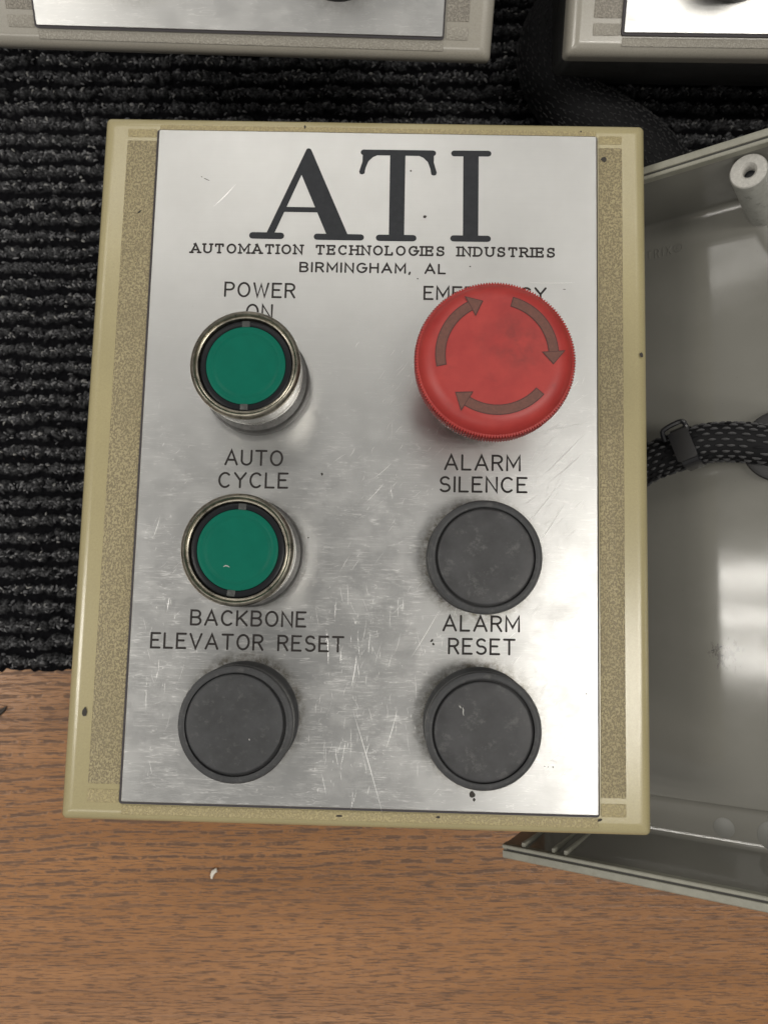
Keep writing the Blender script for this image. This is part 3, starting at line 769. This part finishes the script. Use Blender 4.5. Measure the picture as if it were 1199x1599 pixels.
# ------------------------------------------------------------------ table
def wood():
    m = N("oak_laminate")
    o = m.map((1, 1, 1), rot=(0, 0, R(-1.5)))
    def st(sx, sy, loc=(0, 0, 0), rot=-1.5, **kw): return m.noise(m.map((sx, sy, 1), rot=(0, 0, R(rot)), loc=loc), 1, **kw)
    warp = m.noise(m.map((.012,.012,1)), 1, 2)
    base = m.mix(m.ramp(st(.01, .09, detail=4), [(.3, 0.0), (.7, 1.0)]), (.245,.112,.041), (.345,.166,.066))
    base = m.mix(m.math('MULTIPLY', m.ramp(st(.03, .8, detail=4, rough=.6), [(.4, 0.0), (.7, 1.0)]), .30), base, (.20,.095,.045))
    # growth bands, closer together towards the near side
    def pores(sx, sy, lo, hi, loc, amt, c, dist=.6, rot=-1.5):
        nonlocal base, hgt
        f = m.ramp(st(sx, sy, loc, rot, detail=2.2, rough=.55, dist=dist), [(lo, 0.0), (hi, 1.0)])
        base = m.mix(m.math('MULTIPLY', f, amt), base, c)
        hgt = f if hgt is None else m.math('MAXIMUM', hgt, f)
    hgt = None
    # long pore lines following the growth bands
    sep = m.n("SeparateXYZ"); m.l(o, sep.inputs[0])
    wv = m.math('MULTIPLY', st(.012, .03, (4, 4, 0), detail=3, rough=.5), 7.0)
    wv2 = m.math('MULTIPLY', st(.35, .9, (6, 4, 0), detail=2), 1.1)
    yy = m.math('ADD', m.math('ADD', sep.outputs[1], wv), wv2)
    fr = m.math('FRACT', m.math('MULTIPLY', yy, 1/3.9))
    band = m.ramp(m.math('ABSOLUTE', m.math('SUBTRACT', fr, .5)), [(.08, 1.0), (.16, 0.0)])
    band = m.math('MULTIPLY', band, m.ramp(st(.16, .12, (8, 1, 0), detail=3, rough=.6), [(.42, 0.0), (.50, 1.0)]))
    # the nearer part of the sheet has short scattered pores instead of lines
    zone = m.math('ADD', m.math('MULTIPLY', sep.outputs[1], .035), m.math('MULTIPLY', warp, 1.6))
    zone = m.ramp(zone, [(0.0, 0.0), (1.0, 1.0)])
    zz = m.n("MapRange"); m.l(m.math('ADD', sep.outputs[1], m.math('MULTIPLY', warp, 40)), zz.inputs[0])
    zz.inputs[1].default_value = -98; zz.inputs[2].default_value = -78
    band = m.math('MULTIPLY', band, m.math('MULTIPLY_ADD', zz.outputs[0], .65, .35))
    base = m.mix(m.math('MULTIPLY', band, .8), base, (.060,.028,.014)); hgt = band
    pores(.10, 1.9, .580, .605, (1, 2, 0), .75, (.060,.028,.014), .15)
    pores(.16, 2.6, .585, .612, (31, 12, 0), .8, (.068,.031,.017), .15, 0.5)
    fine = st(.5, 4, detail=3)
    base = m.mix(m.math('MULTIPLY', fine, .12), base, (.42,.21,.09))
    nrm = m.bump(m.math('SUBTRACT', 1.0, hgt), .06, .5)
    nrm = m.bump(fine, .02, .4, nrm)
    m.p.inputs["Specular IOR Level"].default_value = .5
    return m.out(base, m.math('ADD', .27, m.math('MULTIPLY', hgt, .25)), nrm)
tb = MB(); tb.loops([rrect(-900, 900, -420, 620, 8, -30), rrect(-900, 900, -420, 620, 8, -1), rrect(-899, 899, -419, 619, 7.5, 0)], cap0=True, cap1=True, smooth=False)
tbo = tb.build("table_top", wood()); tag(tbo, kind="structure")

# ------------------------------------------------------------------ ribbed mat
def vnoise(X, Y, sx, sy, seed):
    r_ = np.random.default_rng(seed); g = r_.random((512, 512))
    u = X/sx + 1000.37*((seed % 7)+1); v = Y/sy + 517.7*((seed % 5)+1)
    i = np.floor(u).astype(int); j = np.floor(v).astype(int); fu = u-i; fv = v-j
    fu = fu*fu*(3-2*fu); fv = fv*fv*(3-2*fv); i0, i1, j0, j1 = i % 512, (i+1) % 512, j % 512, (j+1) % 512
    return (g[i0, j0]*(1-fu)+g[i1, j0]*fu)*(1-fv) + (g[i0, j1]*(1-fu)+g[i1, j1]*fu)*fv
PIT = 6.13; MAT_Y = -30.6
def mat_h(X, Y):
    wob = (vnoise(X, Y, 9, 9, 3)-.5)*1.6 + (vnoise(X, Y, 2.4, 3, 4)-.5)*1.8 + .018*X*0.0
    ph = (Y - MAT_Y + wob)/PIT
    c = np.abs(np.cos(math.pi*(ph - .5)))           # ridge on the middle of each rib
    ridge = c**1.25
    nub = .35 + .65*vnoise(X, Y, 2.6, 3.5, 5)
    rb_ = np.floor(ph); jit = vnoise(rb_*37.3, rb_*11.1, 1, 1, 11)*7 + vnoise(X, Y, 6, 5, 12)*2.2
    loop = np.abs(np.cos(math.pi*(X/2.5 + jit + .12*(Y-MAT_Y-rb_*PIT))))**.6
    ridge = ridge*(.42 + .58*loop)
    h = .5 + 3.3*ridge*nub + 2.6*(vnoise(X, Y, 1.7, 1.5, 6)-.45)*(ridge*.8+.2) + 1.1*(vnoise(X, Y, .8, .75, 8)-.5)
    return h
xs = np.concatenate([np.linspace(-380, -172, 60), np.arange(-170, 171, .6), np.linspace(173, 380, 60)])
ys = np.concatenate([[MAT_Y-.3], np.arange(MAT_Y, 232, .55), np.linspace(234, 420, 120)])
XX, YY = np.meshgrid(xs, ys, indexing='ij')
ZZ = mat_h(XX, YY)
edge = (vnoise(XX, YY, 1.6, 50, 9)-.5)*1.6
fr_ = np.clip((YY - MAT_Y)/2.0, 0, 1); ZZ = ZZ*np.sqrt(np.clip(fr_, 0.0, 1)) + .05
YY2 = YY + edge*(1-np.clip((YY-MAT_Y)/6, 0, 1)) + XX*(-.02)*0
nx, ny = XX.shape
co = np.stack([XX, YY2, ZZ], -1).reshape(-1, 3)*S
idx = np.arange(nx*ny).reshape(nx, ny)
quads = np.stack([idx[:-1, :-1], idx[1:, :-1], idx[1:, 1:], idx[:-1, 1:]], -1).reshape(-1, 4)
me = bpy.data.meshes.new("ribbed_mat")
me.vertices.add(len(co)); me.vertices.foreach_set("co", co.astype(np.float32).ravel())
me.loops.add(quads.size); me.loops.foreach_set("vertex_index", quads.astype(np.int32).ravel())
me.polygons.add(len(quads)); me.polygons.foreach_set("loop_start", np.arange(0, quads.size, 4, dtype=np.int32))
me.polygons.foreach_set("loop_total", np.full(len(quads), 4, dtype=np.int32))
me.update(calc_edges=True); me.validate()
mo_ = bpy.data.objects.new("ribbed_mat", me); C.objects.link(mo_)
mm = N("mat_pile")
f1 = mm.noise(mm.map((1.0, 1.3, 1)), 1, 4, .7)
f2 = mm.noise(mm.map((.25, .5, 1)), 1, 3, .6)
cc = mm.mix(mm.ramp(f1, [(.42, 0.0), (.70, 1.0)]), (.016,.016,.017), (.105,.106,.11))
cc = mm.mix(mm.math('MULTIPLY', mm.ramp(f2, [(.55, 0.0), (.75, 1.0)]), .5), cc, (.11,.11,.115))
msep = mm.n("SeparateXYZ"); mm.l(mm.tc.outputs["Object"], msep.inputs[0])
mlow = mm.math('MULTIPLY_ADD', mm.math('MULTIPLY', msep.outputs[2], 1/S), 1/1.4, -1.3/1.4, clamp=True)   # gap shade painted into the colour as black backing between the yarn ribs
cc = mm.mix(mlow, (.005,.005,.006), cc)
mm.set(Roughness=.85)
mm.p.inputs["Specular IOR Level"].default_value = .04
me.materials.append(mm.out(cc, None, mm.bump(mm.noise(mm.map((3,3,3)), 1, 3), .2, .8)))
me.polygons.foreach_set("use_smooth", [True]*len(quads))
tag(mo_, "black ribbed carpet mat with grey flecks lying across the table", "mat")
# fibres standing out of the ribs
nf = 30000
fx = rng.uniform(-165, 165, nf); rib = rng.integers(0, 43, nf)
fy = MAT_Y + (rib + .5)*PIT + rng.normal(0, .9, nf) - (vnoise(fx, MAT_Y + (rib+.5)*PIT, 9, 9, 3)-.5)*1.6
fz = mat_h(fx, fy) + .05
ang = rng.normal(0, .9, nf); ln = rng.uniform(.8, 2.2, nf); wd = rng.uniform(.16, .44, nf); hz = rng.uniform(.1, .7, nf)
ca, sa = np.cos(ang), np.sin(ang)
V = []; 
for k, (t, zz, w_) in enumerate(((-.5, -.25, .3), (-.18, .8, 1), (.18, .8, 1), (.5, -.25, .3))):
    cx_, cy_, cz_ = fx + ca*ln*t, fy + sa*ln*t, fz + hz*zz
    V += [np.stack([cx_ - sa*wd*w_, cy_ + ca*wd*w_, cz_ - .05], -1), np.stack([cx_, cy_, cz_ + wd*w_*.9], -1), np.stack([cx_ + sa*wd*w_, cy_ - ca*wd*w_, cz_ - .05], -1)]
V = np.stack(V, 1)                                   # nf,12,3
F = []
for s_ in range(3):
    b = 3*s_
    F += [(b, b+3, b+4, b+1), (b+1, b+4, b+5, b+2)]
F = np.array(F)
FF = (np.arange(nf)[:, None, None]*12 + F[None]).reshape(-1, 4)
me2 = bpy.data.meshes.new("mat_fibres")
me2.vertices.add(nf*12); me2.vertices.foreach_set("co", (V.reshape(-1, 3)*S).astype(np.float32).ravel())
me2.loops.add(FF.size); me2.loops.foreach_set("vertex_index", FF[:, ::-1].astype(np.int32).ravel())
me2.polygons.add(len(FF)); me2.polygons.foreach_set("loop_start", np.arange(0, FF.size, 4, dtype=np.int32))
me2.polygons.foreach_set("loop_total", np.full(len(FF), 4, dtype=np.int32))
me2.update(calc_edges=True); me2.polygons.foreach_set("use_smooth", [True]*len(FF))
fm = N("fibre_yarn"); gi = fm.n("NewGeometry")
fm.set(Roughness=.9); fm.p.inputs['Specular IOR Level'].default_value = .1
me2.materials.append(fm.out(fm.ramp(gi.outputs["Random Per Island"], [(0.0, (.03,.03,.032)), (.5, (.09,.09,.095)), (.88, (.17,.17,.175)), (1.0, (.27,.265,.25))])))
fo = bpy.data.objects.new("mat_fibres", me2); C.objects.link(fo); fo.parent = mo_; fo["kind"] = "stuff"

# ------------------------------------------------------------------ crumbs on the table
cr = MB(); tube(cr, [Vector(p) for p in ((-58.5,-100.6,.5), (-58.4,-99.4,.8), (-57.9,-98.3,.9), (-57.0,-97.8,.7), (-56.9,-98.4,.6))], lambda i: (.3,.6,.8,.8,.4)[i], 7)
tag(cr.build("paper_crumb", m_fleck), "small white curled crumb on the brown wood below the panel", "crumb")
cr = MB(); tube(cr, [Vector(p) for p in ((-136,-47.2,.3), (-133.5,-45.8,.35), (-131.8,-44.4,.35), (-130.8,-43.2,.3))], lambda i: (.3,.9,.7,.25)[i], 6)
tag(cr.build("dark_scrap", m_darkfleck), "dark sliver on the wood at the left edge of the photo, below the mat", "scrap")
